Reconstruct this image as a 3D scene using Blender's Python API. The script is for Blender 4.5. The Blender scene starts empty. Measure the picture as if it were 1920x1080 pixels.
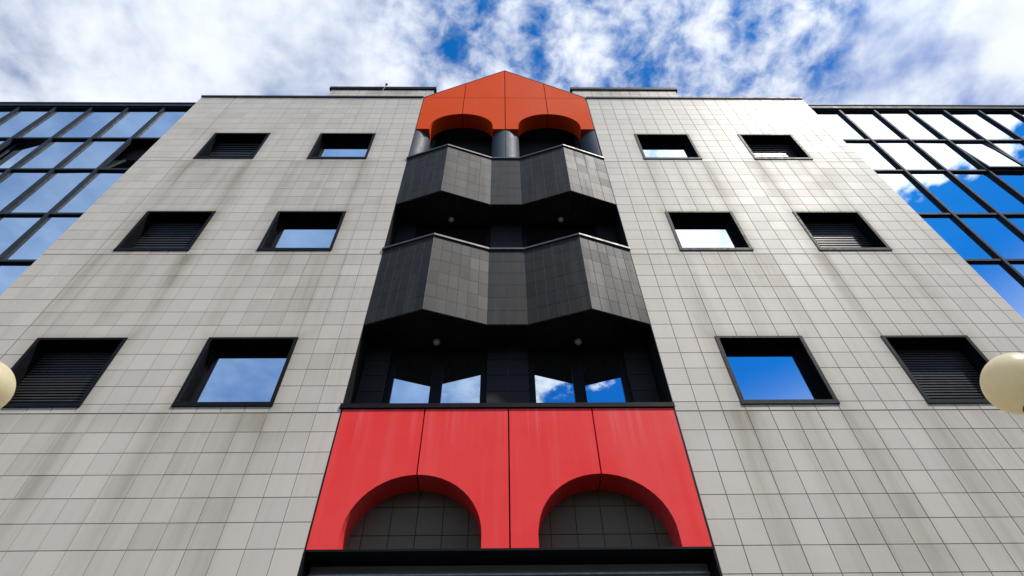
import bpy, math, random
from mathutils import Vector, Matrix

random.seed(7)
scene = bpy.context.scene
T = 0.3            # one wall tile, metres
Z0 = 6.8           # height of the joint under the first window row
SH = 11.508        # storey height in tiles
HR = 0.508         # narrow tile course above every storey joint

# ------------------------------------------------------------------ camera
CR = Vector((0.99990, -0.00840, -0.01310))
CU = Vector((0.00140, -0.78850, 0.61510))
CW = Vector((0.01550, 0.61500, 0.78840))
CW.normalize()
CR = (CR - CW * CR.dot(CW)).normalized()
CU = CR.cross(CW) * 1.0
CLOC = Vector((-0.2512 * T, -20.0731 * T, -17.3305 * T + Z0))
FPX = 1167.64
cam_data = bpy.data.cameras.new('camera')
cam = bpy.data.objects.new('camera', cam_data)
scene.collection.objects.link(cam)
M = Matrix(((CR.x, CU.x, -CW.x), (CR.y, CU.y, -CW.y), (CR.z, CU.z, -CW.z)))
cam.matrix_world = Matrix.Translation(CLOC) @ M.to_4x4()
cam_data.sensor_width = 36.0
cam_data.lens = FPX / 1920.0 * 36.0
cam_data.clip_start = 0.05
cam_data.clip_end = 3000.0
scene.camera = cam


def pix(p):
    d = Vector(p) - CLOC
    z = d.dot(CW)
    return 960 + FPX * d.dot(CR) / z, 540 - FPX * d.dot(CU) / z


# ------------------------------------------------------------------ sun and sky
SUN = Vector((0.4081, -0.3449, 0.8453)).normalized()
sun_data = bpy.data.lights.new('sun', 'SUN')
sun_data.energy = 2.7
sun_data.angle = math.radians(3)
sun_data.color = (1.0, 0.945, 0.865)
sun = bpy.data.objects.new('sun', sun_data)
scene.collection.objects.link(sun)
sun.rotation_euler = SUN.to_track_quat('Z', 'Y').to_euler()
sun.location = (8, -8, 30)

world = bpy.data.worlds.new('World')
scene.world = world
world.use_nodes = True


class NT:
    """small helper for writing node trees"""
    def __init__(self, tree):
        self.t = tree
        self.n = tree.nodes
        self.l = tree.links

    def node(self, typ, **kw):
        n = self.n.new(typ)
        for k, v in kw.items():
            setattr(n, k, v)
        return n

    def put(self, sock, v):
        if isinstance(v, (int, float)):
            sock.default_value = v
        elif isinstance(v, (tuple, list)):
            if len(v) == 3 and len(sock.default_value) == 4:
                v = tuple(v) + (1.0,)
            sock.default_value = v
        else:
            self.l.new(v, sock)

    def math(self, op, a, b=0.0, c=None, clamp=False):
        n = self.node('ShaderNodeMath', operation=op, use_clamp=clamp)
        self.put(n.inputs[0], a)
        self.put(n.inputs[1], b)
        if c is not None:
            self.put(n.inputs[2], c)
        return n.outputs[0]

    def add(self, a, b): return self.math('ADD', a, b)
    def sub(self, a, b): return self.math('SUBTRACT', a, b)
    def mul(self, a, b): return self.math('MULTIPLY', a, b)

    def ramp(self, v, a, b, c=0.0, d=1.0, smooth=True):
        n = self.node('ShaderNodeMapRange', interpolation_type='SMOOTHSTEP' if smooth else 'LINEAR')
        self.put(n.inputs['Value'], v)
        self.put(n.inputs['From Min'], a)
        self.put(n.inputs['From Max'], b)
        self.put(n.inputs['To Min'], c)
        self.put(n.inputs['To Max'], d)
        return n.outputs[0]

    def mixc(self, f, a, b, blend='MIX'):
        n = self.node('ShaderNodeMix', data_type='RGBA', blend_type=blend)
        self.put(n.inputs[0], f)
        self.put(n.inputs[6], a)
        self.put(n.inputs[7], b)
        return n.outputs[2]

    def mixf(self, f, a, b):
        n = self.node('ShaderNodeMix', data_type='FLOAT')
        self.put(n.inputs[0], f)
        self.put(n.inputs[2], a)
        self.put(n.inputs[3], b)
        return n.outputs[0]

    def noise(self, vec, scale, detail=4.0, rough=0.5, dist=0.0, out=0):
        n = self.node('ShaderNodeTexNoise')
        if vec is not None:
            self.put(n.inputs['Vector'], vec)
        self.put(n.inputs['Scale'], scale)
        self.put(n.inputs['Detail'], detail)
        self.put(n.inputs['Roughness'], rough)
        self.put(n.inputs['Distortion'], dist)
        return n.outputs[out]

    def xyz(self, x, y, z):
        n = self.node('ShaderNodeCombineXYZ')
        self.put(n.inputs[0], x)
        self.put(n.inputs[1], y)
        self.put(n.inputs[2], z)
        return n.outputs[0]

    def sep(self, v):
        n = self.node('ShaderNodeSeparateXYZ')
        self.put(n.inputs[0], v)
        return n.outputs[0], n.outputs[1], n.outputs[2]


def build_world():
    N = NT(world.node_tree)
    N.n.clear()
    out = N.node('ShaderNodeOutputWorld')
    bg = N.node('ShaderNodeBackground')
    bg.inputs['Strength'].default_value = 0.1
    N.l.new(bg.outputs[0], out.inputs[0])
    sky = N.node('ShaderNodeTexSky', sky_type='NISHITA')
    sky.sun_disc = False
    sky.sun_elevation = math.asin(SUN.z)
    sky.sun_rotation = math.atan2(SUN.x, SUN.y)
    sky.altitude = 200
    sky.air_density = 1.0
    sky.dust_density = 0.3
    sky.ozone_density = 2.0
    hs = N.node('ShaderNodeHueSaturation')
    hs.inputs['Saturation'].default_value = 1.0
    hs.inputs['Value'].default_value = 1.0
    N.l.new(sky.outputs[0], hs.inputs['Color'])
    gz = N.sep(N.node('ShaderNodeTexCoord').outputs['Generated'])[2]
    grade = N.mixc(N.ramp(gz, 0.72, 0.93), (0.03, 0.43, 0.94), (0.05, 0.60, 1.10))
    blue = N.mixc(1.0, hs.outputs[0], grade, 'MULTIPLY')
    tc = N.node('ShaderNodeTexCoord')
    x, y, z = N.sep(tc.outputs['Generated'])
    zc = N.math('MAXIMUM', z, 0.06)
    px = N.math('DIVIDE', x, zc)
    py = N.math('DIVIDE', y, zc)
    P = N.xyz(px, py, 0.0)
    # cloud layer: broken altocumulus over thin veils, on a flat sheet high above
    warp = N.noise(P, 6.0, 3.0, 0.5, out=1)
    wv = N.node('ShaderNodeVectorMath', operation='MULTIPLY_ADD')
    N.put(wv.inputs[0], warp)
    wv.inputs[1].default_value = (0.035, 0.035, 0.0)
    N.l.new(P, wv.inputs[2])
    Pw = wv.outputs[0]
    big = N.noise(Pw, 3.4, 4.0, 0.5)
    mid = N.noise(Pw, 10.0, 5.0, 0.52)
    puff = N.noise(Pw, 22.0, 7.0, 0.60, 0.25)
    # dappled rows over the middle, smooth banks to the left
    dap = N.mul(N.ramp(px, -0.30, -0.02), N.ramp(px, 0.62, 0.45))
    dens = N.add(N.mul(N.sub(big, 0.5), 0.95), N.mul(N.sub(mid, 0.5), N.add(0.85, N.mul(dap, 0.35))))
    dens = N.add(dens, N.mul(N.sub(puff, 0.5), N.add(0.28, N.mul(dap, 1.25))))
    dens = N.sub(N.add(dens, 0.64), N.mul(dap, 0.05))

    def blob(d, cx, cy, r, amt, sx=1.0, sy=1.0):
        dx = N.mul(N.sub(px, cx), sx)
        dy = N.mul(N.sub(py, cy), sy)
        rr = N.math('SQRT', N.add(N.mul(dx, dx), N.mul(dy, dy)))
        return N.add(d, N.ramp(rr, 0.0, r, amt, 0.0))
    dens = blob(dens, -0.06, 0.27, 0.15, -0.19)        # small blue hole over the gable
    dens = blob(dens, 0.12, 0.29, 0.20, -0.12)
    dens = blob(dens, 0.62, 0.33, 0.26, -0.10, 1.1, 0.8)   # blue rift to the right
    dens = blob(dens, 0.80, 0.24, 0.16, 0.40)
    dens = blob(dens, -0.55, 0.30, 0.45, 0.18)
    # clear sky low to the right of the street, as the glass shows it
    s = N.add(N.mul(px, 0.64), N.mul(py, -0.77))
    s = N.add(s, N.mul(N.sub(mid, 0.5), -0.24))
    front = N.ramp(py, -0.15, 0.15, 1.0, 0.0)
    gap = N.mul(N.ramp(s, 0.88, 1.01), front)
    bank = N.mul(N.mul(N.ramp(s, 0.45, 0.62), N.ramp(px, 0.0, 0.35)), front)
    dens = N.add(dens, N.mul(bank, 0.35))
    dens = N.sub(dens, N.mul(gap, 1.6))
    dens = N.ramp(dens, 0.10, 0.93)
    # even thin veil to the left of the street
    veil = N.mul(N.ramp(px, 0.12, -0.25), N.ramp(py, 0.0, -0.35))
    soft = N.add(N.add(0.34, N.mul(N.sub(big, 0.5), 0.55)), N.mul(N.sub(mid, 0.5), 0.35))
    dens = N.mixf(N.mul(veil, 0.9), dens, soft)
    # whiter air towards the horizon
    dens = N.math('MAXIMUM', dens, N.ramp(z, 0.655, 0.45, 0.0, 0.75))
    dens = N.math('MINIMUM', N.math('MAXIMUM', dens, 0.0), 1.0)
    # cloud brightness: thick parts a little greyer, thinner and nearer the sun brighter
    sd = N.node('ShaderNodeVectorMath', operation='DOT_PRODUCT')
    N.l.new(tc.outputs['Generated'], sd.inputs[0])
    sd.inputs[1].default_value = tuple(SUN)
    glow = N.ramp(sd.outputs['Value'], 0.80, 1.0, 0.0, 1.0)
    shade = N.add(N.ramp(mid, 0.30, 0.66, 5.5, 6.0), N.ramp(big, 0.3, 0.7, 0.0, 0.5))
    val = N.mul(shade, N.add(1.0, N.mul(glow, 0.75)))
    cc = N.node('ShaderNodeVectorMath', operation='SCALE')
    N.put(cc.inputs[0], N.mixc(N.mul(veil, 0.8), (0.92, 0.975, 1.07), (0.70, 0.95, 1.22)))
    N.l.new(val, cc.inputs['Scale'])
    col = N.mixc(dens, blue, cc.outputs[0])
    N.l.new(col, bg.inputs['Color'])


build_world()
scene.view_settings.view_transform = 'Standard'
scene.view_settings.look = 'None'
scene.view_settings.exposure = 0.71
scene.view_settings.gamma = 1.0
scene.view_settings.use_curve_mapping = False
scene.render.engine = 'CYCLES'
scene.render.resolution_x = 1024
scene.render.resolution_y = 576
scene.cycles.max_bounces = 8
scene.cycles.caustics_reflective = False
scene.cycles.caustics_refractive = False


# ------------------------------------------------------------------ materials
def new_mat(name):
    m = bpy.data.materials.new(name)
    m.use_nodes = True
    N = NT(m.node_tree)
    b = N.n['Principled BSDF']
    return m, N, b


def mat_simple(name, col, rough=0.4, metal=0.0, var=0.0, scale=6.0, stretch=1.0, bump=0.0, spec=0.5):
    m, N, b = new_mat(name)
    b.inputs['Roughness'].default_value = rough
    b.inputs['Metallic'].default_value = metal
    b.inputs['Specular IOR Level'].default_value = spec
    g = N.node('ShaderNodeNewGeometry')
    x, y, z = N.sep(g.outputs['Position'])
    v = N.xyz(x, y, N.mul(z, stretch))
    n1 = N.noise(v, scale, 5.0, 0.6)
    f = N.ramp(n1, 0.25, 0.75, 1.0 - var, 1.0 + var)
    sc = N.node('ShaderNodeVectorMath', operation='SCALE')
    sc.inputs[0].default_value = col
    N.l.new(f, sc.inputs['Scale'])
    N.l.new(sc.outputs[0], b.inputs['Base Color'])
    n2 = N.noise(v, scale * 2.3, 4.0, 0.6)
    N.l.new(N.ramp(n2, 0.2, 0.8, max(rough - 0.08, 0.02), rough + 0.08), b.inputs['Roughness'])
    if bump:
        bp = N.node('ShaderNodeBump')
        bp.inputs['Strength'].default_value = bump
        bp.inputs['Distance'].default_value = 0.01
        N.l.new(n2, bp.inputs['Height'])
        N.l.new(bp.outputs[0], b.inputs['Normal'])
    return m


def mat_wall_tile():
    m, N, b = new_mat('glazed_stone_tile')
    g = N.node('ShaderNodeNewGeometry')
    x, y, z = N.sep(g.outputs['Position'])
    xt = N.math('DIVIDE', x, T)
    zt = N.math('DIVIDE', N.sub(z, Z0), T)
    st = N.math('FLOOR', N.math('DIVIDE', zt, SH))
    rr = N.sub(zt, N.mul(st, SH))
    cx = N.math('FLOOR', xt)
    cz = N.math('FLOOR', N.sub(rr, HR))
    wn = N.node('ShaderNodeTexWhiteNoise', noise_dimensions='3D')
    N.l.new(N.xyz(cx, cz, st), wn.inputs['Vector'])
    cell = wn.outputs['Value']
    # large cloudy tone
    big = N.noise(N.xyz(x, 0.0, z), 0.55, 4.0, 0.55)
    # rain streaks: narrow in x, long in z
    sv = N.xyz(N.mul(x, 2.3), 0.0, N.mul(z, 0.16))
    streak = N.ramp(N.noise(sv, 1.0, 5.0, 0.62), 0.38, 0.66)
    sv2 = N.xyz(N.mul(x, 11.0), 3.0, N.mul(z, 0.45))
    streak2 = N.ramp(N.noise(sv2, 1.0, 4.0, 0.6), 0.40, 0.70)
    # where the window sills drip
    u = N.sub(N.math('ABSOLUTE', xt), 7.0)
    e = N.math('ABSOLUTE', N.sub(N.math('ABSOLUTE', N.sub(u, 9.0)), 4.0))
    edge = N.ramp(N.math('ABSOLUTE', N.sub(e, 2.15)), 0.0, 1.25, 1.0, 0.0)
    inside = N.ramp(e, 1.6, 3.0, 0.42, 0.0)
    lowpart = N.ramp(rr, 2.0, 11.0, 0.30, 1.0)
    notop = N.math('LESS_THAN', st, 1.5)
    drip = N.mul(N.math('MAXIMUM', edge, inside), N.mul(lowpart, notop))
    drip = N.mul(drip, N.add(0.35, N.mul(streak, 0.8)))
    # grime ring round the frames
    dz = N.math('MAXIMUM', N.sub(HR, rr), N.sub(rr, HR + 4.0))
    dx = N.sub(e, 2.0)
    ring = N.ramp(N.math('MAXIMUM', dz, dx), 0.0, 0.75, 1.0, 0.0)
    ring = N.mul(ring, N.math('GREATER_THAN', zt, -0.6))
    ring = N.mul(ring, N.add(0.25, N.mul(N.noise(N.xyz(x, 0.0, z), 2.6, 4.0, 0.6), 0.8)))
    dirt = N.add(N.mul(drip, 0.60), N.mul(ring, 0.44))
    dirt = N.add(dirt, N.mul(N.mul(streak, streak2), 0.16))
    dirt = N.add(dirt, N.ramp(big, 0.45, 0.75, 0.0, 0.20))
    # darkened just under the storey joints
    under = N.mul(N.ramp(rr, 10.2, 11.5), 0.10)
    dirt = N.mul(N.add(dirt, under), N.ramp(cell, 0.0, 1.0, 1.15, 0.80, False))
    dirt = N.math('MINIMUM', dirt, 0.85)
    base = N.mixc(cell, (0.590, 0.543, 0.462), (0.650, 0.598, 0.508))
    hue = N.ramp(N.noise(N.xyz(cx, cz, st), 0.9, 2.0, 0.5), 0.35, 0.65)
    base = N.mixc(N.mul(hue, 0.35), base, (0.60, 0.54, 0.475))
    col = N.mixc(dirt, base, (0.260, 0.215, 0.150))
    # a little rust washed down on the lower courses
    rust = N.ramp(N.noise(N.xyz(N.mul(x, 1.7), 9.0, N.mul(z, 0.12)), 1.0, 4.0, 0.6), 0.60, 0.74)
    rust = N.mul(rust, N.ramp(zt, -1.0, -6.0))
    col = N.mixc(N.mul(rust, 0.30), col, (0.36, 0.25, 0.17))
    N.l.new(col, b.inputs['Base Color'])
    N.l.new(N.add(N.ramp(cell, 0.0, 1.0, 0.48, 0.56, False), N.mul(dirt, 0.08)), b.inputs['Roughness'])
    b.inputs['Specular IOR Level'].default_value = 0.12
    # tiles are never set perfectly flat
    wv = N.node('ShaderNodeVectorMath', operation='SUBTRACT')
    N.l.new(wn.outputs['Color'], wv.inputs[0])
    wv.inputs[1].default_value = (0.5, 0.5, 0.5)
    ma = N.node('ShaderNodeVectorMath', operation='MULTIPLY_ADD')
    N.l.new(wv.outputs[0], ma.inputs[0])
    ma.inputs[1].default_value = (0.014, 0.0, 0.014)
    bp = N.node('ShaderNodeBump')
    bp.inputs['Strength'].default_value = 0.06
    bp.inputs['Distance'].default_value = 0.01
    N.l.new(N.noise(N.xyz(x, y, z), 9.0, 4.0, 0.6), bp.inputs['Height'])
    N.l.new(bp.outputs[0], ma.inputs[2])
    nm = N.node('ShaderNodeVectorMath', operation='NORMALIZE')
    N.l.new(ma.outputs[0], nm.inputs[0])
    N.l.new(nm.outputs[0], b.inputs['Normal'])
    return m


def mat_dark_tile(name, lo, hi, r0, r1, bloom=0.0):
    m, N, b = new_mat(name)
    oi = N.node('ShaderNodeObjectInfo')
    g = N.node('ShaderNodeNewGeometry')
    x, y, z = N.sep(g.outputs['Position'])
    n1 = N.noise(N.xyz(N.mul(x, 7.0), N.mul(y, 7.0), N.mul(z, 0.5)), 1.0, 4.0, 0.6)
    wash = N.ramp(n1, 0.45, 0.75)
    base = N.mixc(oi.outputs['Random'], lo, hi)
    base = N.mixc(N.mul(wash, bloom), base, (0.20, 0.20, 0.20))
    N.l.new(base, b.inputs['Base Color'])
    b.inputs['Specular IOR Level'].default_value = 0.16
    N.l.new(N.add(N.ramp(oi.outputs['Random'], 0.0, 1.0, r0, r1, False), N.mul(wash, 0.08)), b.inputs['Roughness'])
    return m


def mat_panel(name, col, faded, rough, side):
    """painted cladding: sun-bleached and rain-washed streaks"""
    m, N, b = new_mat(name)
    g = N.node('ShaderNodeNewGeometry')
    x, y, z = N.sep(g.outputs['Position'])
    s1 = N.ramp(N.noise(N.xyz(N.mul(x, 6.0), 0.0, N.mul(z, 0.28)), 1.0, 5.0, 0.6), 0.42, 0.72)
    s2 = N.ramp(N.noise(N.xyz(x, 0.0, z), 0.8, 4.0, 0.55), 0.3, 0.7)
    f = N.add(N.mul(s1, 0.35), N.mul(s2, 0.35))
    col1 = N.mixc(f, col, faded)
    d = N.ramp(N.noise(N.xyz(N.mul(x, 16.0), 5.0, N.mul(z, 1.2)), 1.0, 4.0, 0.6), 0.56, 0.80)
    col1 = N.mixc(N.mul(d, 0.12), col1, (0.10, 0.07, 0.06))
    # chalky runs starting at the upper edge of the street-level panels
    tz = N.ramp(z, Z0 - 0.75, Z0 + 0.05)
    run = N.ramp(N.noise(N.xyz(N.mul(x, 9.0), 2.0, N.mul(z, 0.18)), 1.0, 4.0, 0.6), 0.50, 0.72)
    col1 = N.mixc(N.mul(N.mul(run, tz), 0.22 if side else 0.0), col1, (0.80, 0.42, 0.42))
    N.l.new(col1, b.inputs['Base Color'])
    N.l.new(N.ramp(s2, 0.0, 1.0, rough - 0.06, rough + 0.08), b.inputs['Roughness'])
    b.inputs['Specular IOR Level'].default_value = 0.06
    bp = N.node('ShaderNodeBump')
    bp.inputs['Strength'].default_value = 0.05
    bp.inputs['Distance'].default_value = 0.02
    N.l.new(N.noise(N.xyz(x, y, z), 1.6, 3.0, 0.5), bp.inputs['Height'])
    N.l.new(bp.outputs[0], b.inputs['Normal'])
    return m


def mat_glass(name, tint, rough=0.0, wave=0.0):
    """solar-control glass: mirrors the sky, a dark room behind it"""
    m, N, b = new_mat(name)
    g = N.node('ShaderNodeNewGeometry')
    x, y, z = N.sep(g.outputs['Position'])
    n = N.noise(N.xyz(x, y, z), 0.7, 3.0, 0.5)
    gl = N.node('ShaderNodeBsdfGlossy')
    gl.inputs['Roughness'].default_value = rough
    N.put(gl.inputs['Color'], N.mixc(N.ramp(n, 0.3, 0.7), tuple(c * 0.95 for c in tint), tint))
    df = N.node('ShaderNodeBsdfDiffuse')
    df.inputs['Color'].default_value = (0.012, 0.018, 0.025, 1)
    lw = N.node('ShaderNodeLayerWeight')
    lw.inputs['Blend'].default_value = 0.25
    fac = N.ramp(lw.outputs['Facing'], 0.0, 1.0, 0.78, 0.98, False)
    mx = N.node('ShaderNodeMixShader')
    N.l.new(fac, mx.inputs[0])
    N.l.new(df.outputs[0], mx.inputs[1])
    N.l.new(gl.outputs[0], mx.inputs[2])
    if wave:
        bp = N.node('ShaderNodeBump')
        bp.inputs['Strength'].default_value = wave
        bp.inputs['Distance'].default_value = 0.01
        N.l.new(N.noise(N.xyz(x, y, z), 1.3, 2.0, 0.5), bp.inputs['Height'])
        N.l.new(bp.outputs[0], gl.inputs['Normal'])
    N.l.new(mx.outputs[0], N.n['Material Output'].inputs[0])
    return m


def mat_paving():
    m, N, b = new_mat('plaza_paving')
    g = N.node('ShaderNodeNewGeometry')
    br = N.node('ShaderNodeTexBrick')
    br.offset = 0.5
    N.l.new(g.outputs['Position'], br.inputs['Vector'])
    br.inputs['Color1'].default_value = (0.038, 0.037, 0.036, 1)
    br.inputs['Color2'].default_value = (0.050, 0.049, 0.047, 1)
    br.inputs['Mortar'].default_value = (0.025, 0.024, 0.023, 1)
    br.inputs['Scale'].default_value = 1.0
    br.inputs['Brick Width'].default_value = 0.6
    br.inputs['Row Height'].default_value = 0.3
    br.inputs['Mortar Size'].default_value = 0.006
    n = N.noise(g.outputs['Position'], 0.8, 6.0, 0.6)
    N.l.new(N.mixc(N.ramp(n, 0.3, 0.7, 0.0, 0.35), br.outputs['Color'], (0.032, 0.031, 0.030)), b.inputs['Base Color'])
    b.inputs['Roughness'].default_value = 0.8
    return m


def mat_globe():
    m, N, b = new_mat('opal_globe')
    g = N.node('ShaderNodeNewGeometry')
    x, y, z = N.sep(g.outputs['Position'])
    n = N.noise(N.xyz(N.mul(x, 3.0), N.mul(y, 3.0), z), 4.0, 5.0, 0.6)
    col = N.mixc(N.ramp(n, 0.35, 0.75), (0.93, 0.86, 0.62), (0.84, 0.75, 0.50))
    N.l.new(col, b.inputs['Base Color'])
    b.inputs['Roughness'].default_value = 0.32
    tr = N.node('ShaderNodeBsdfTranslucent')
    N.put(tr.inputs['Color'], N.mixc(0.5, col, (1.0, 0.94, 0.74)))
    mx = N.node('ShaderNodeMixShader')
    mx.inputs[0].default_value = 0.55
    N.l.new(b.outputs[0], mx.inputs[1])
    N.l.new(tr.outputs[0], mx.inputs[2])
    N.l.new(mx.outputs[0], N.n['Material Output'].inputs[0])
    return m


MAT = {
    'tile': mat_wall_tile(),
    'grout': mat_simple('grey_grout', (0.225, 0.212, 0.188), 0.9, var=0.35, scale=5.0, stretch=0.3),
    'balcony_tile': mat_dark_tile('charcoal_tile', (0.016, 0.0153, 0.014), (0.021, 0.020, 0.0182), 0.56, 0.62, 0.14),
    'recess_tile': mat_dark_tile('dark_grey_tile', (0.125, 0.106, 0.075), (0.140, 0.119, 0.084), 0.7, 0.8, 0.04),
    'black_tile': mat_dark_tile('black_tile', (0.011, 0.011, 0.012), (0.015, 0.015, 0.016), 0.55, 0.6, 0.01),
    'brown_grout': mat_simple('brown_grout', (0.070, 0.060, 0.044), 0.9, var=0.2, scale=6.0, spec=0.1),
    'pale_grout': mat_simple('pale_grout', (0.14, 0.14, 0.14), 0.9, var=0.45, scale=9.0),
    'black_metal': mat_simple('black_painted_metal', (0.008, 0.009, 0.011), 0.55, var=0.2, scale=8.0, spec=0.08),
    'matt_black': mat_simple('matt_black_lining', (0.009, 0.010, 0.012), 0.85, var=0.2, scale=8.0, spec=0.02),
    'grey_metal': mat_simple('dark_grey_metal', (0.060, 0.062, 0.066), 0.5, var=0.3, scale=5.0, spec=0.35),
    'coping_metal': mat_simple('coping_metal', (0.032, 0.032, 0.034), 0.6, spec=0.12, var=0.25, scale=4.0),
    'bead': mat_simple('bead_metal', (0.22, 0.22, 0.22), 0.7, var=0.3, scale=9.0, spec=0.1),
    'void': mat_simple('dark_room', (0.006, 0.006, 0.007), 0.8),
    'red': mat_panel('red_cladding', (0.88, 0.044, 0.042), (0.88, 0.105, 0.100), 0.5, 1),
    'orange': mat_panel('orange_cladding', (0.72, 0.062, 0.002), (0.74, 0.076, 0.006), 0.7, 0),
    'column': mat_simple('blue_grey_column', (0.055, 0.070, 0.088), 0.6, var=0.10, scale=3.0, stretch=0.3, spec=0.16),
    'slat': mat_simple('louvre_slat', (0.050, 0.048, 0.046), 0.38, metal=0.0, spec=0.20, var=0.15, scale=6.0),
    'wing_metal': mat_simple('wing_frame_metal', (0.030, 0.041, 0.058), 0.6, var=0.2, scale=3.0, spec=0.07),
    'glass': mat_glass('window_glass', (0.88, 0.96, 1.0), 0.0, 0.0),
    'wing_glass': mat_glass('wing_glass', (0.90, 0.97, 1.0), 0.0, 0.0),
    'fascia': mat_simple('fascia_panel', (0.30, 0.30, 0.31), 0.5, var=0.12, scale=2.0),
    'paving': mat_paving(),
    'globe': mat_globe(),
    'lamp_metal': mat_simple('lamp_post_metal', (0.10, 0.05, 0.025), 0.45, var=0.3, scale=9.0),
    'opal': mat_simple('opal_glass', (0.85, 0.83, 0.76), 0.3, var=0.1, scale=12.0),
    'galvanised': mat_simple('galvanised_steel', (0.42, 0.43, 0.44), 0.4, metal=0.7, var=0.2, scale=12.0),
    'blocker_green': mat_simple('blocker_green', (0.035, 0.042, 0.025), 0.9, var=0.4, scale=0.3, spec=0.1),  # dark green for the added rise that blocks the low sky
    'roofing': mat_simple('roof_felt', (0.10, 0.10, 0.10), 0.9, var=0.2, scale=2.0),
}


# ------------------------------------------------------------------ mesh helpers
COL = scene.collection


def W(X, Y, Z):
    return (X * T, Y * T, Z * T + Z0)


class MB:
    def __init__(self):
        self.v, self.f = [], []

    def box(self, a, b):
        """a, b opposite corners in metres"""
        x0, x1 = sorted((a[0], b[0]))
        y0, y1 = sorted((a[1], b[1]))
        z0, z1 = sorted((a[2], b[2]))
        n = len(self.v)
        self.v += [(x0, y0, z0), (x1, y0, z0), (x1, y1, z0), (x0, y1, z0),
                   (x0, y0, z1), (x1, y0, z1), (x1, y1, z1), (x0, y1, z1)]
        for q in ((0, 3, 2, 1), (4, 5, 6, 7), (0, 1, 5, 4), (1, 2, 6, 5), (2, 3, 7, 6), (3, 0, 4, 7)):
            self.f.append([n + i for i in q])
        return self

    def tbox(self, a, b):
        return self.box(W(*a), W(*b))

    def prism(self, poly, lo, hi, axis='z'):
        """poly of 2-D points; axis z: (x,y) raised from lo to hi; axis y: (x,z) pushed from lo to hi"""
        n = len(self.v)
        k = len(poly)
        for h in (lo, hi):
            for p in poly:
                self.v.append((p[0], p[1], h) if axis == 'z' else (p[0], h, p[1]))
        self.f.append([n + i for i in range(k)][::-1])
        self.f.append([n + k + i for i in range(k)])
        for i in range(k):
            j = (i + 1) % k
            self.f.append([n + i, n + j, n + k + j, n + k + i])
        return self

    def tile(self, x0, x1, z0, z1, y=0.0, th=0.006, c=0.0008, fn=None):
        """chamfered tile facing -y"""
        n = len(self.v)
        pts = [(x0, y + th, z0), (x1, y + th, z0), (x1, y + th, z1), (x0, y + th, z1),
               (x0, y + c, z0), (x1, y + c, z0), (x1, y + c, z1), (x0, y + c, z1),
               (x0 + c, y, z0 + c), (x1 - c, y, z0 + c), (x1 - c, y, z1 - c), (x0 + c, y, z1 - c)]
        if fn:
            pts = [fn(p) for p in pts]
        self.v += pts
        for i in range(4):
            j = (i + 1) % 4
            self.f.append([n + i, n + j, n + 4 + j, n + 4 + i])
            self.f.append([n + 4 + i, n + 4 + j, n + 8 + j, n + 8 + i])
        self.f.append([n + 8, n + 9, n + 10, n + 11])
        return self

    def tube(self, p0, p1, r0, r1=None, seg=16, caps=True):
        r1 = r0 if r1 is None else r1
        p0, p1 = Vector(p0), Vector(p1)
        d = (p1 - p0).normalized()
        a = d.orthogonal().normalized()
        b = d.cross(a)
        n = len(self.v)
        for p, r in ((p0, r0), (p1, r1)):
            for i in range(seg):
                t = 2 * math.pi * i / seg
                self.v.append(tuple(p + (a * math.cos(t) + b * math.sin(t)) * r))
        for i in range(seg):
            j = (i + 1) % seg
            self.f.append([n + i, n + j, n + seg + j, n + seg + i])
        if caps:
            self.f.append([n + i for i in range(seg)][::-1])
            self.f.append([n + seg + i for i in range(seg)])
        return self

    def lathe(self, prof, c, seg=24):
        """profile of (r, z) turned about the vertical through c"""
        n = len(self.v)
        for r, z in prof:
            for i in range(seg):
                t = 2 * math.pi * i / seg
                self.v.append((c[0] + r * math.cos(t), c[1] + r * math.sin(t), c[2] + z))
        for k in range(len(prof) - 1):
            for i in range(seg):
                j = (i + 1) % seg
                self.f.append([n + k * seg + i, n + k * seg + j, n + (k + 1) * seg + j, n + (k + 1) * seg + i])
        return self

    def mesh(self, name, mat, smooth=False):
        me = bpy.data.meshes.new(name)
        me.from_pydata(self.v, [], self.f)
        me.materials.append(MAT[mat])
        if smooth:
            for p in me.polygons:
                p.use_smooth = True
        me.update()
        return me

    def build(self, name, mat, parent=None, loc=(0, 0, 0), smooth=False):
        return place(name, self.mesh(name, mat, smooth), parent, loc)


def place(name, me, parent=None, loc=(0, 0, 0), rot=(0, 0, 0)):
    o = bpy.data.objects.new(name, me)
    COL.objects.link(o)
    o.location = loc
    o.rotation_euler = rot
    if parent is not None:
        o.parent = parent
    return o


def thing(name, loc, label, cat, group=None):
    o = bpy.data.objects.new(name, None)
    COL.objects.link(o)
    o.location = loc
    tag(o, label, cat, group)
    return o


def tag(o, label, cat, group=None):
    o['label'] = label
    o['category'] = cat
    if group:
        o['group'] = group
    return o


def copy_tree(o, parent=None):
    c = o.copy()
    COL.objects.link(c)
    c.parent = parent
    for ch in list(o.children):
        copy_tree(ch, c)
    return c


# ------------------------------------------------------------------ ground
g = MB()
g.box((-300, -300, -0.5), (300, 300, 0.0))
ground = g.build('ground', 'paving')
ground['kind'] = 'structure'
ground['label'] = 'dark paved plaza in front of the building'

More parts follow.
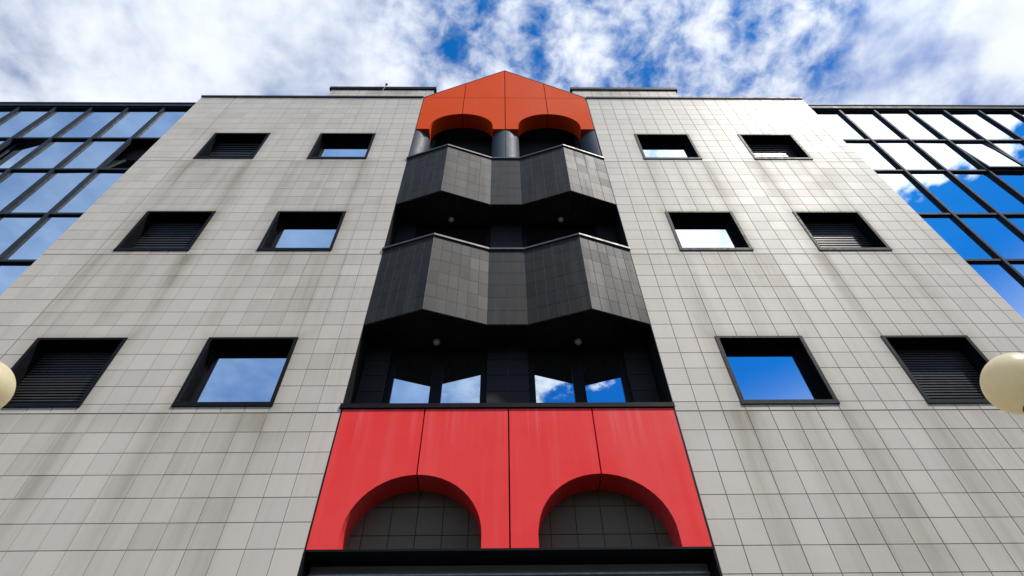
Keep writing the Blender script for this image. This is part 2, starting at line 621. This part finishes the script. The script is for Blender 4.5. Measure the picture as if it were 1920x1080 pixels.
# added unseen rise behind the viewer, blocks low sky to darken the soffits
hv, hf = [], []
NA, NR = 49, 9
for i in range(NA):
    az = math.radians(-115 + 230 * i / (NA - 1))
    for k in range(NR):
        R_ = 70 + 22 * k
        up = 36.0 * (1 - math.exp(-k / 2.2)) + 2.2 * math.sin(i * 1.7 + k) + 1.6 * math.sin(i * 0.6 + 2.1 * k)
        hv.append((R_ * math.sin(az), -R_ * math.cos(az), -0.3 if k == 0 else max(up, 0.1)))
for i in range(NA - 1):
    for k in range(NR - 1):
        a = i * NR + k
        hf.append([a, a + 1, a + NR + 1, a + NR])
hm = MB()
hm.v, hm.f = hv, hf
sky_blocker = hm.build('sky_blocker_hill', 'blocker_green', smooth=True)
sky_blocker['kind'] = 'structure'
sky_blocker['label'] = 'added unseen rise behind the viewer, blocking the low sky'

# ------------------------------------------------------------------ the tiled building
BLD = thing('office_building', (0, 0, 0),
            'grey tiled office block with black balconies and red and orange arched panels', 'building')

ZTOP = 35.0
ZBOT = -22.6
XR, XL = 25.72, -25.88
WIN = [(3, 7), (11, 15)]
ROWS = []                       # (z0, z1, storey) in tiles
for k in range(-22, 0):
    ROWS.append((k, k + 1))
for s in range(3):
    b0 = s * SH
    ROWS.append((b0, b0 + HR))
    for k in range(11):
        z1 = b0 + HR + k + 1
        ROWS.append((b0 + HR + k, z1))
ROWS.append((3 * SH, ZTOP))

J = 0.0085 / T / 2              # half a joint, tiles
JS = 0.017 / T / 2              # half a storey joint


def is_storey(z):
    return any(abs(z - s * SH) < 1e-4 for s in range(0, 3))


def in_window(c0, c1, z0, z1):
    for a, b in WIN:
        if c0 >= a - 0.01 and c1 <= b + 0.01:
            for s in range(3):
                if z0 >= s * SH + HR - 0.01 and z1 <= s * SH + HR + 4.01:
                    return True
    return False


TILE_MESH = {}


def wall_side(sign, xend, expansion):
    # backing slab with real openings
    m = MB()
    zb = [ZBOT]
    for s in range(3):
        zb += [s * SH + HR, s * SH + HR + 4]
    zb.append(ZTOP)
    xs = [7, 10, 14, 18, 22, abs(xend)]
    for i in range(len(xs) - 1):
        for k in range(len(zb) - 1):
            if i in (1, 3) and k % 2 == 1:
                continue
            m.tbox((sign * xs[i], 0.0055 / T, zb[k]), (sign * xs[i + 1], 0.9, zb[k + 1]))
    wall = m.build('wall', 'grout', BLD)
    ncol = int(abs(xend) - 7) + 1
    cand = []
    for c in range(ncol):
        x0, x1 = 7 + c, min(7 + c + 1, abs(xend))
        if x1 - x0 < 0.1:
            continue
        jl = jr = J
        if expansion and c == 16:
            jl = 0.032
        if expansion and c == 15:
            jr = 0.032
        for (z0, z1) in ROWS:
            if in_window(c, c + 1, z0, z1):
                continue
            jb = JS if is_storey(z0) else J
            jt = JS if is_storey(z1) else J
            if sign > 0:
                a, b = x0 + jl, x1 - jr
            else:
                a, b = -x1 + jr, -x0 - jl
            if abs(x1 - abs(xend)) < 1e-6:
                if sign > 0: b = x1
                else: a = -x1
            lo, hi = z0 + jb, z1 - jt
            q = [pix(W(px_, 0, pz_)) for px_, pz_ in ((a, lo), (b, lo), (b, hi), (a, hi))]
            vis = all(0 <= u <= 1920 and 0 <= v <= 1080 for u, v in q)
            area = abs(sum(q[i][0] * q[(i + 1) % 4][1] - q[(i + 1) % 4][0] * q[i][1] for i in range(4))) / 2
            cand.append((area if vis else 0.0, a, b, lo, hi))
    cand.sort(key=lambda t: -t[0])
    rest = MB()
    for n, (ar, a, b, lo, hi) in enumerate(cand):
        # every tile sits a fraction of a millimetre differently
        dy = random.uniform(-0.0006, 0.0006)
        if n < 150:
            key = (round((b - a) * T, 4), round((hi - lo) * T, 4))
            if key not in TILE_MESH:
                mm = MB()
                mm.tile(0, key[0], 0, key[1])
                TILE_MESH[key] = mm.mesh('tile', 'tile')
            p = W(a, 0, lo)
            place('tile', TILE_MESH[key], wall, (p[0], dy, p[2]))
        else:
            p, q = W(a, 0, lo), W(b, 0, hi)
            rest.tile(p[0], q[0], p[2], q[2], dy)
    r = rest.build('tile_field', 'tile', wall)
    r['kind'] = 'stuff'
    return wall


wall_side(1, XR, False)
wall_side(-1, XL, True)

# body behind the facade, returns and roof
core = MB()
core.tbox((XL + 0.02, 0.91, ZBOT), (-7.0, 40, ZTOP - 0.2))
core.tbox((7.0, 0.91, ZBOT), (XR - 0.02, 40, ZTOP - 0.2))
core.tbox((-6.999, 3.4, ZBOT), (6.999, 40, 34.7))
core.build('building_core', 'grout', BLD)
rf = MB()
rf.tbox((XL + 0.1, 0.3, ZTOP - 0.19), (XR - 0.1, 40, ZTOP - 0.05))
rf.build('roof', 'roofing', BLD)

# metal copings on the parapet
for a, b in ((XL - 0.05, -7.0), (7.0, XR + 0.05)):
    m = MB()
    m.tbox((a, -0.10, ZTOP + 0.005), (b, 1.3, ZTOP + 0.16))
    m.tbox((a, -0.10, ZTOP - 0.10), (b, -0.06, ZTOP + 0.004))
    m.build('parapet_coping', 'coping_metal', BLD)

# rooftop blocks set back behind the parapet
for a, b in ((-18.25, -7.42), (7.18, 18.2)):
    m = MB()
    m.tbox((a, 4.05, ZTOP - 0.04), (b, 24, 47.6))
    rb = m.build('rooftop_block', 'grout', BLD)
    tm = MB()
    X = a
    while X < b - 0.05:
        x1 = min(X + 1, b)
        Z = 47.55
        while Z > ZTOP + 0.2:
            z1 = max(Z - 1, ZTOP + 0.1)
            p, q = W(X + J, 4.0, z1 + J), W(x1 - J, 4.0, Z - J)
            tm.tile(p[0], q[0], p[2], q[2], 4.0 * T)
            Z -= 1
        X += 1
    o = tm.build('tile_field', 'tile', rb)
    o['kind'] = 'stuff'
    m = MB()
    m.tbox((a - 0.2, 3.85, 47.62), (b + 0.2, 24.2, 48.15))
    m.build('coping', 'black_metal', rb)


# ------------------------------------------------------------------ windows
def frame_bars(m, x0, x1, z0, z1, w, ya, yb):
    """four bars in tile units, butted end to end"""
    m.tbox((x0, ya, z1 - w), (x1, yb, z1))
    m.tbox((x0, ya, z0), (x1, yb, z0 + w))
    m.tbox((x0, ya, z0 + w), (x0 + w, yb, z1 - w))
    m.tbox((x1 - w, ya, z0 + w), (x1, yb, z1 - w))
    return m


def make_reveal(depth):
    m = MB()
    w, h = 4.0, 4.0
    t = 0.05
    for a, b in (((0, 0.02, 0), (t, depth, h)), ((w - t, 0.02, 0), (w, depth, h)),
                 ((t, 0.021, 0), (w - t, depth, t)), ((t, 0.021, h - t), (w - t, depth, h))):
        m.box(tuple(k * T for k in a), tuple(k * T for k in b))
    m.box((0, depth * T, 0), (w * T, (depth + 0.1) * T, h * T))
    return m


class LB(MB):
    """MB whose tbox is relative (no Z0 shift)"""
    def tbox(self, a, b):
        return self.box(tuple(k * T for k in a), tuple(k * T for k in b))


DG = 0.60
reveal_me = make_reveal(DG + 0.12).mesh('window', 'matt_black')
louvre_me = make_reveal(0.80).mesh('louvre_window', 'matt_black')
fm = LB()
# outer trim: stands proud of the tiles, bottom bar deeper
fm.tbox((-0.10, -0.04, 3.97), (4.10, 0.019, 4.10))
fm.tbox((-0.10, -0.06, -0.17), (4.10, 0.019, 0.05))
fm.tbox((-0.10, -0.04, 0.05), (0.07, 0.019, 3.97))
fm.tbox((3.93, -0.04, 0.05), (4.10, 0.019, 3.97))
trim_me = fm.mesh('frame', 'black_metal')
sm = LB()
frame_bars_l = [((0.06, DG - 0.10, 0.06), (3.94, DG + 0.1, 0.22)), ((0.06, DG - 0.10, 3.78), (3.94, DG + 0.1, 3.94)),
                ((0.06, DG - 0.10, 0.22), (0.22, DG + 0.1, 3.78)), ((3.78, DG - 0.10, 0.22), (3.94, DG + 0.1, 3.78))]
for a, b in frame_bars_l:
    sm.tbox(a, b)
sash_me = sm.mesh('sash', 'matt_black')
gm = LB()
gm.tbox((0.2, DG, 0.2), (3.8, DG + 0.05, 3.8))
pane_me = gm.mesh('pane', 'glass')
# one louvre blade: sloping plate, front edge low
NSLAT = [23, 15, 10]
SLAT = []
for n in NSLAT:
    pitch = 3.76 / n * T
    bl = MB()
    dy0, dy1, hh = -0.022, 0.012, pitch * 0.62
    bl.prism([(dy0, 0.0), (dy0 + 0.003, -0.002), (dy1 + 0.003, hh - 0.002), (dy1, hh)], 0, 3.72 * T, 'z')
    bl.v = [(v[2], v[0], v[1]) for v in bl.v]
    bl.box((0, dy0 - 0.003, -0.004), (3.72 * T, dy0 - 0.0005, pitch * 0.40))
    SLAT.append(bl.mesh('slat', 'slat'))

for s in range(3):
    for sg in (-1, 1):
        for wi, (a, b) in enumerate(WIN):
            x0 = 7 + a if sg > 0 else -7 - b
            p = W(x0, 0, s * SH + HR)
            if wi == 0:
                w = place('window', reveal_me, BLD, p)
                place('frame', trim_me, w)
                place('sash', sash_me, w)
                place('pane', pane_me, w, (0, 0, 0), (0, 0, 0))
            else:
                w = place('louvre_window', louvre_me, BLD, p)
                place('frame', trim_me, w)
                n = NSLAT[s]
                for k in range(n):
                    place('slat', SLAT[s], w, (0.14 * T, 0.73 * T, (0.12 + k * (3.76 / n)) * T))

# ------------------------------------------------------------------ central bay
AX, AR = 3.45, 2.46           # arch centre and radius, tiles


def arch_panel(x0, x1, z0, ztop0, ztop1, zspring, y0, y1, sgn):
    """panel from x0..x1 with a quarter arch cut from its lower edge (arch centre at sgn*AX)"""
    poly = []
    cx = sgn * AX
    zc = zspring
    pts = []
    for i in range(0, 25):
        t = math.pi * i / 24
        pts.append((cx + AR * math.cos(t), zc + AR * math.sin(t)))     # right to left
    # keep points within this panel
    inside = [p for p in pts if x0 - 1e-6 <= p[0] <= x1 + 1e-6]
    if abs(x1 - cx) > abs(x0 - cx):     # arch is on the left edge of the panel
        crown = (x0, zc + math.sqrt(max(AR ** 2 - (x0 - cx) ** 2, 0)))
        arc = [p for p in inside if p[0] > x0 + 0.02]                 # right to left, going up
        poly = [(cx + AR, z0)] + arc + [crown, (x0, ztop0), (x1, ztop1), (x1, z0)]
    else:
        crown = (x1, zc + math.sqrt(max(AR ** 2 - (x1 - cx) ** 2, 0)))
        arc = [p for p in inside if p[0] < x1 - 0.02][::-1]            # left to right, going up
        poly = [(x0, z0), (x0, ztop0), (x1, ztop1), crown] + arc[::-1] + [(cx - AR, z0)]
    # remove duplicates
    out = []
    for p in poly:
        if not out or (abs(p[0] - out[-1][0]) > 1e-5 or abs(p[1] - out[-1][1]) > 1e-5):
            out.append(p)
    m = MB()
    m.prism([(p[0] * T, p[1] * T + Z0) for p in out], y0 * T, y1 * T, 'y')
    return m


JP = 0.028
cols = [(-6.93, -3.5 - JP, -1), (-3.5 + JP, -JP, -1), (JP, 3.5 - JP, 1), (3.5 + JP, 6.93, 1)]
# red arcade at street level
for (x0, x1, sg) in cols:
    m = arch_panel(x0, x1, -6.03, 0.16, 0.16, -5.52, 0.0, 1.05, sg)
    m.build('arch_panel', 'red', BLD)
# orange fascia under the gable
for (x0, x1, sg) in cols:
    m = arch_panel(x0, x1, 28.55, 34.97, 34.97, 29.06, 0.0, 1.2, sg)
    m.build('arch_panel', 'orange', BLD)
# gable panels
GS = 6.83 / 6.93
for (x0, x1, sg) in cols:
    def top(x):
        return 35.05 + (6.93 - abs(x)) * (41.83 - 35.05) / 6.93
    poly = [(x0, 35.03), (x1, 35.03)]
    if top(x1) > 35.06: poly.append((x1, top(x1)))
    if top(x0) > 35.06: poly.append((x0, top(x0)))
    m = MB()
    m.prism([(p[0] * T, p[1] * T + Z0) for p in poly], 0.0, 0.5 * T, 'y')
    m.build('gable_panel', 'orange', BLD)
# dark carrier behind the gable and its edge flashing
m = MB()
m.prism([(-6.97 * T, 31.8 * T + Z0), (6.97 * T, 31.8 * T + Z0), (6.97 * T, 35.0 * T + Z0), (0, 41.80 * T + Z0), (-6.97 * T, 35.0 * T + Z0)], 1.25 * T, 3.3 * T, 'y')
m.build('gable_backing', 'void', BLD)
for sg in (-1, 1):
    m = MB()
    m.prism([(sg * 7.0 * T, 35.0 * T + Z0), (0, 41.86 * T + Z0), (0, 41.98 * T + Z0), (sg * 7.0 * T, 35.12 * T + Z0)], -0.02 * T, 3.4 * T, 'y')
    m.build('gable_flashing', 'grey_metal', BLD)
# edge trims either side of the cladding, in the gap to the tiles
for z0, z1 in ((-6.03, 0.2), (28.5, 34.98)):
    for sg in (-1, 1):
        m = MB()
        m.tbox((sg * 6.94, 0.02, z0), (sg * 6.99, 1.0, z1))
        m.build('edge_trim', 'black_metal', BLD)

# bay lining: side walls and back walls of the recesses
D1 = 1.70
for sg in (-1, 1):
    m = MB()
    m.tbox((sg * 6.985, 0.03, 0.22), (sg * 7.0, 3.4, 28.4))
    m.build('bay_side_wall', 'black_tile', BLD)


def tile_rect(parent, name, mat, x0, x1, z0, z1, y, nx, nz, j=0.014):
    me = None
    w, h = (x1 - x0) / nx, (z1 - z0) / nz
    mm = MB()
    mm.tile(0, (w - 2 * j) * T, 0, (h - 2 * j) * T)
    me = mm.mesh(name, mat)
    for i in range(nx):
        for k in range(nz):
            p = W(x0 + i * w + j, y, z0 + k * h + j)
            place(name, me, parent, p)


# walls behind the red arches
for sg in (-1, 1):
    cx = sg * AX
    m = MB()
    m.tbox((cx - 3.0, 1.10, -6.1), (cx + 3.0, 1.4, -2.4))
    bw = m.build('arch_back_wall', 'brown_grout', BLD)
    tile_rect(bw, 'tile', 'recess_tile', cx - 2.9, cx + 2.9, -6.08, -2.6, 1.062, 6, 3)

# black ledge over the red panels
m = MB()
m.tbox((-7.06, -0.07, 0.20), (7.02, 0.35, 0.43))
m.tbox((-6.98, 0.351, 0.22), (6.98, D1, 0.39))
m.build('ledge', 'black_metal', BLD)

# header under the arcade: thin bar, dark soffit, fascia set back, side cheeks
m = MB()
m.tbox((-6.97, -0.02, -6.12), (6.97, 1.3, -6.045))
hd = m.build('header', 'black_metal', BLD)
m = MB()
m.tbox((-6.92, 0.95, -9.2), (6.92, 1.05, -6.13))
m.build('fascia', 'fascia', hd)
for zz in (-6.46, -9.3):
    m = MB()
    m.tbox((-6.92, 0.86, zz - 0.06), (6.92, 0.948, zz))
    m.build('rail', 'galvanised', hd)
for sg in (-1, 1):
    m = MB()
    m.tbox((sg * 6.925, 0.0, ZBOT), (sg * 6.985, 1.3, -6.13))
    m.build('cheek', 'black_metal', hd)
# entrance glazing below, out of the picture
for k in range(4):
    x0 = -6.6 + k * 3.3
    m = MB()
    m.tbox((x0 + 0.1, 1.0, ZBOT + 0.1), (x0 + 3.2, 1.06, -9.45))
    m.build('entrance_pane', 'glass', BLD)
for k in range(5):
    x0 = -6.6 + k * 3.3
    m = MB()
    m.tbox((max(x0 - 0.1, -6.59), 0.86, ZBOT), (min(x0 + 0.1, 6.59), 1.1, -9.43))
    m.build('entrance_post', 'black_metal', BLD)


# balconies: two shallow V bays with a flat piece between
def vfront(X, inset=0.0):
    a = abs(X)
    if a <= 1.0 or a >= 7.0:
        return inset
    if a <= 4.05:
        return -(a - 1.0) / 3.05 * VP + inset
    return -(7.0 - a) / 2.95 * VP + inset


VP = 1.0
VX = [-6.98, -4.05, -1.0, 1.0, 4.05, 6.98]


def v_outline(inset, back, xs=VX):
    pts = [(x * T, vfront(x, inset) * T) for x in xs]
    return pts + [(xs[-1] * T, back * T), (xs[0] * T, back * T)]


def make_balcony(zb, zc, ncols, label):
    m = MB()
    m.prism(v_outline(0.017, 0.42), zb * T + Z0, (zc - 0.13) * T + Z0, 'z')
    bal = m.build('balcony', 'pale_grout', BLD)
    bal['label'] = label
    # facets
    j, jz = 0.013, 0.006
    nrow = 6
    hrow = (zc - 0.17 - zb) / nrow
    for k in range(5):
        xa, xb = VX[k], VX[k + 1]
        A = Vector((xa * T, vfront(xa) * T, 0))
        B = Vector((xb * T, vfront(xb) * T, 0))
        d = B - A
        L = d.length
        ang = math.atan2(d.y, d.x)
        nc = 2 if k == 2 else ncols
        w = L / nc
        mm = MB()
        mm.tile(0, w - 2 * j * T, 0, (hrow - 2 * jz) * T)
        me = mm.mesh('balcony_tile', 'balcony_tile')
        for i in range(nc):
            for r in range(nrow):
                q = A + d.normalized() * (i * w + j * T)
                place('balcony_tile', me, bal, (q.x, q.y, (zb + r * hrow + jz) * T + Z0), (random.uniform(-.004, .004), 0, ang + random.uniform(-.004, .004)))
    # bright metal corner beads on the points of the bays
    for sx in (-1, 1):
        cb = MB()
        cb.tube((sx * 4.05 * T, (vfront(4.05) + 0.004) * T, zb * T + Z0 + 0.002), (sx * 4.05 * T, (vfront(4.05) + 0.004) * T, (zc - 0.16) * T + Z0), 0.0032, 0.0032, 8)
        cb.build('corner_bead', 'bead', bal)
    # metal capping
    m = MB()
    m.prism(v_outline(-0.10, 0.50, [-7.05] + VX[1:5] + [7.05]), (zc - 0.12) * T + Z0, (zc + 0.02) * T + Z0, 'z')
    m.build('coping', 'grey_metal', bal)
    # soffit boards
    m = MB()
    for i in range(14):
        xa, xb = -7 + i + 0.015, -6 + i - 0.015
        if i == 0: xa = -6.96
        if i == 13: xb = 6.96
        xs = [xa] + [x for x in VX[1:5] if xa < x < xb] + [xb]
        mm = MB()
        mm.prism([(x * T, (vfront(x) + 0.05) * T) for x in xs] + [(xb * T, (D1 + 0.9) * T), (xa * T, (D1 + 0.9) * T)],
                 (zb - 0.03) * T + Z0, (zb - 0.002) * T + Z0, 'z')
        mm.build('soffit_board', 'black_tile', bal)
    # slab behind the parapet
    m = MB()
    m.tbox((-6.97, 0.43, zb), (6.97, 3.3, zb + 1.0))
    m.build('floor_slab', 'void', bal)
    return bal


make_balcony(5.52, 12.0, 6, 'lower charcoal tiled balcony with two pointed bays')
make_balcony(17.02, 23.46, 4, 'upper charcoal tiled balcony with two pointed bays below the orange arches')


# recess back walls with paired windows
def loggia(z0, z1, win):
    m = MB()
    m.tbox((-6.96, D1 + 0.55, z0), (6.96, D1 + 0.8, z1))
    lg = m.build('loggia_back_wall', 'void', BLD)
    n = max(1, round((z1 - z0)))
    # central pier and outer piers
    for xa, xb, nx in ((-1.0, 1.0, 2), (-6.95, -5.75, 1), (5.75, 6.95, 1)):
        m = MB()
        m.tbox((xa + 0.01, D1 - 0.28, z0), (xb - 0.01, D1 + 0.54, z1))
        pier = m.build('pier', 'grey_metal', BLD)
        tile_rect(pier, 'tile', 'black_tile', xa, xb, z0, z1, D1 - 0.325, nx, n)
    if win:
        for sg in (-1, 1):
            xa, xb = (sg * 5.75, sg * 1.0) if sg < 0 else (1.0, 5.75)
            wm = MB()
            frame_bars(wm, xa + 0.002, xb - 0.002, z0, z1 - 0.02, 0.30, D1 - 0.1, D1 + 0.2)
            cxm = sg * 3.38
            wm.tbox((cxm - 0.27, D1 - 0.10, z0 + 0.3), (cxm + 0.27, D1 + 0.2, z1 - 0.32))
            wd = wm.build('loggia_window', 'black_metal', BLD)
            for a, b in ((xa + 0.302, cxm - 0.272), (cxm + 0.272, xb - 0.302)):
                m = MB()
                m.tbox((a, D1, z0 + 0.3), (b, D1 + 0.1, z1 - 0.3))
                m.build('pane', 'glass', wd)


loggia(0.38, 5.48, True)
loggia(11.0, 16.98, True)
loggia(22.5, 31.7, False)

# columns carrying the orange fascia: one in the middle in two shells, one at each side
for cxm, halves in ((0.0, 2), (-7.0, 1), (7.0, 1)):
    cy, R = 1.12, 1.06
    if halves == 2:
        for sg in (-1, 1):
            m = MB()
            pts = []
            for i in range(25):
                t = math.pi * i / 24
                pts.append(((cxm + sg * (0.012 + R * math.sin(t))) * T, (cy - R * math.cos(t)) * T))
            m.prism(pts, 19.0 * T + Z0, 28.53 * T + Z0, 'z')
            o = m.build('column', 'column', BLD)
    else:
        m = MB()
        pts = []
        sg = -1 if cxm > 0 else 1
        for i in range(25):
            t = math.pi * i / 24
            pts.append(((cxm + sg * (0.02 + R * math.sin(t))) * T, (cy - R * math.cos(t)) * T))
        m.prism(pts, 19.0 * T + Z0, 28.53 * T + Z0, 'z')
        m.build('column', 'column', BLD)
# closes the underside of the fascia legs
m = MB()
m.tbox((-6.96, 1.21, 31.6), (6.96, D1 + 0.5, 31.75))
m.build('arch_ceiling', 'void', BLD)

# ceiling lights under the balconies
for zb, where in ((5.52, 'under the lower balcony'), (17.02, 'under the upper balcony')):
    for sg, side in ((-1, 'left'), (1, 'right')):
        p = W(sg * 3.52, 1.1, zb - 0.035)
        t = thing('ceiling_light', p, 'small round ceiling light %s, %s of the pair' % (where, side), 'light', 'ceiling lights under the balconies')
        m = MB()
        m.lathe([(0.0, 0.0), (0.058, 0.0), (0.060, -0.010), (0.055, -0.022), (0.046, -0.026), (0.0, -0.0261)], (0, 0, 0), 24)
        m.build('rim', 'galvanised', t, smooth=False)
        m = MB()
        prof = [(0.045 * math.cos(a), -0.027 - 0.038 * math.sin(a)) for a in [i * math.pi / 16 for i in range(9)]]
        m.lathe(prof, (0, 0, 0), 24)
        m.build('dome', 'opal', t, smooth=True)


# ------------------------------------------------------------------ glazed wings
YW = 1.5
BAY = 3.145
ZH = [36.0, 29.77, 24.43, 18.18, 12.86, 6.60, 1.30, -4.95, -10.25, -16.5, ZBOT]


def make_wing(sign, xs, open_bays, label):
    root = thing('glass_wing', (sign * 26 * T, YW * T, 0), label, 'building', 'glazed wings beside the tiled block')
    ox, oy = sign * 26 * T, YW * T

    def L(X, Y, Z):
        p = W(X, YW + Y, Z)
        return (p[0] - ox, p[1] - oy, p[2])
    lo, hi = min(xs), max(xs)
    m = MB()
    m.box(L(lo, 0.75, ZBOT), L(hi, 30, 35.9))
    m.build('wing_core', 'void', root)
    m = MB()
    m.box(L(lo, -0.28, 36.06), L(hi, 30.2, 36.62))
    m.build('roof_edge', 'wing_metal', root)
    m = MB()
    m.box(L(lo, -0.34, 36.63), L(hi, 1.6, 36.74))
    m.build('roof_coping', 'coping_metal', root)
    for X in xs[:]:
        m = MB()
        m.box(L(X - 0.09, -0.18, ZBOT), L(X + 0.09, 0.12, 36.05))
        m.build('mullion', 'wing_metal', root)
    order = sorted(xs)
    for Z in ZH[:-1]:
        for i in range(len(order) - 1):
            m = MB()
            m.box(L(order[i] + 0.095, -0.13, Z - 0.10), L(order[i + 1] - 0.095, 0.12, Z + 0.10 if Z < 35 else 36.05))
            m.build('transom', 'wing_metal', root)
    for i in range(len(order) - 1):
        for k in range(len(ZH) - 1):
            z1, z0 = ZH[k] - 0.11, ZH[k + 1] + 0.11
            x0, x1 = order[i] + 0.10, order[i + 1] - 0.10
            w, h = (x1 - x0) * T, (z1 - z0) * T
            op = open_bays.get((i, k))
            if op is None:
                m = MB()
                m.box((-w / 2, 0, -h / 2), (w / 2, 0.012, h / 2))
                c = L((x0 + x1) / 2, 0.02, (z0 + z1) / 2)
                m.build('pane', 'wing_glass', root, c).rotation_euler = (random.gauss(0, 0.0035), 0, random.gauss(0, 0.0035))
            else:
                # opened casement: frame with its own pane, swung inwards
                kind, ang = op
                m = MB()
                b = 0.045
                m.box((0, -0.02, 0), (w, 0.025, b))
                m.box((0, -0.02, h - b), (w, 0.025, h))
                m.box((0, -0.02, b), (b, 0.025, h - b))
                m.box((w - b, -0.02, b), (w, 0.025, h - b))
                sash = m.build('casement', 'wing_metal', root, L(x0, 0.04, z0))
                gm_ = MB()
                gm_.box((b, 0.0, b), (w - b, 0.01, h - b))
                gm_.build('pane', 'wing_glass', sash)
                if kind == 'tilt':
                    sash.rotation_euler = (-math.radians(ang), 0, 0)
                elif kind == 'awning':
                    for me in [sash.data] + [ch.data for ch in sash.children]:
                        for v in me.vertices: v.co.z -= h
                    sash.location = L(x0, 0.04, z1)
                    sash.rotation_euler = (-math.radians(ang), 0, 0)
                elif kind == 'left':
                    sash.rotation_euler = (0, 0, math.radians(ang))
                else:
                    c = L(x1, 0.04, z0)
                    me = sash.data
                    for v in me.vertices: v.co.x -= w
                    for ch in sash.children:
                        for v in ch.data.vertices: v.co.x -= w
                    sash.location = c
                    sash.rotation_euler = (0, 0, -math.radians(ang))
    return root


xs_r = [26.72 + BAY * k for k in range(0, 9)]
xs_r[0] = 26.70
xs_r = [25.85] + [29.85 + BAY * k for k in range(8)]
xs_l = [-25.95] + [-29.91 - BAY * k for k in range(8)]
nl = len(xs_l)
make_wing(1, xs_r, {(3, 1): ('awning', 3.5)}, 'dark framed glass wing mirroring white cloud and deep blue sky, right of the tiles')
make_wing(-1, xs_l, {(nl - 2, 1): ('tilt', 13), (nl - 5, 1): ('right', 7)}, 'dark framed glass wing mirroring dull grey blue sky, left of the tiles')

# ------------------------------------------------------------------ lightning rod and bracket on the left rooftop block
base = W(-11.6, 0.9, ZTOP + 0.16)
t = thing('lightning_rod', base, 'thin metal lightning rod on the parapet before the left rooftop block', 'lightning rod')
m = MB()
m.tube((0, 0, 0), (0.10, 0.10, 1.9), 0.013, 0.009, 10)
m.build('rod', 'bead', t)
m = MB()
m.tube((0.10, 0.10, 1.9), (0.11, 0.11, 1.98), 0.035, 0.02, 10)
m.build('tip', 'black_metal', t)
m = MB()
m.tube((0, 0, 0.0), (0, 0, 0.05), 0.06, 0.05, 10)
m.build('base_plate', 'black_metal', t)
m = MB()
m.tube((0.0, 0.0, 0.12), (-0.42, 0.05, 0.30), 0.014, 0.014, 8)
m.tube((-0.42, 0.05, 0.30), (-0.52, 0.06, 0.75), 0.014, 0.014, 8)
m.build('stay', 'bead', t)


# ------------------------------------------------------------------ street lamps with globes
def make_lamp(px_, py_, depth, R, label):
    d = CW + CR * ((px_ - 960) / FPX) + CU * ((540 - py_) / FPX)
    c = CLOC + d * depth
    root = thing('street_lamp', (c.x, c.y, 0), label, 'street lamp', 'globe street lamps before the building')
    zc = c.z
    m = MB()
    prof = []
    for i in range(25):
        a = -math.pi / 2 + 0.32 + (math.pi - 0.321) * i / 24
        prof.append((R * math.cos(a), zc + R * math.sin(a)))
    m.lathe(prof, (0, 0, 0), 48)
    m.build('globe', 'globe', root, smooth=True)
    zb = zc - R * math.cos(0.32)
    m = MB()
    m.lathe([(0.0, zb + 0.012), (R * 0.40, zb + 0.012), (R * 0.43, zb), (R * 0.40, zb - 0.03), (0.055, zb - 0.05), (0.045, zb - 0.12), (0.0, zb - 0.121)], (0, 0, 0), 28)
    m.build('collar', 'lamp_metal', root, smooth=False)
    m = MB()
    m.lathe([(0.036, zb - 0.11), (0.045, 0.8), (0.062, 0.78), (0.066, 0.10), (0.10, 0.06), (0.10, 0.0)], (0, 0, 0), 24)
    m.build('post', 'lamp_metal', root, smooth=False)
    return root


make_lamp(1909, 719, 3.9, 0.193, 'cream globe street lamp at the right edge of the picture')
make_lamp(-38, 725, 4.15, 0.19, 'cream globe street lamp at the left edge of the picture')
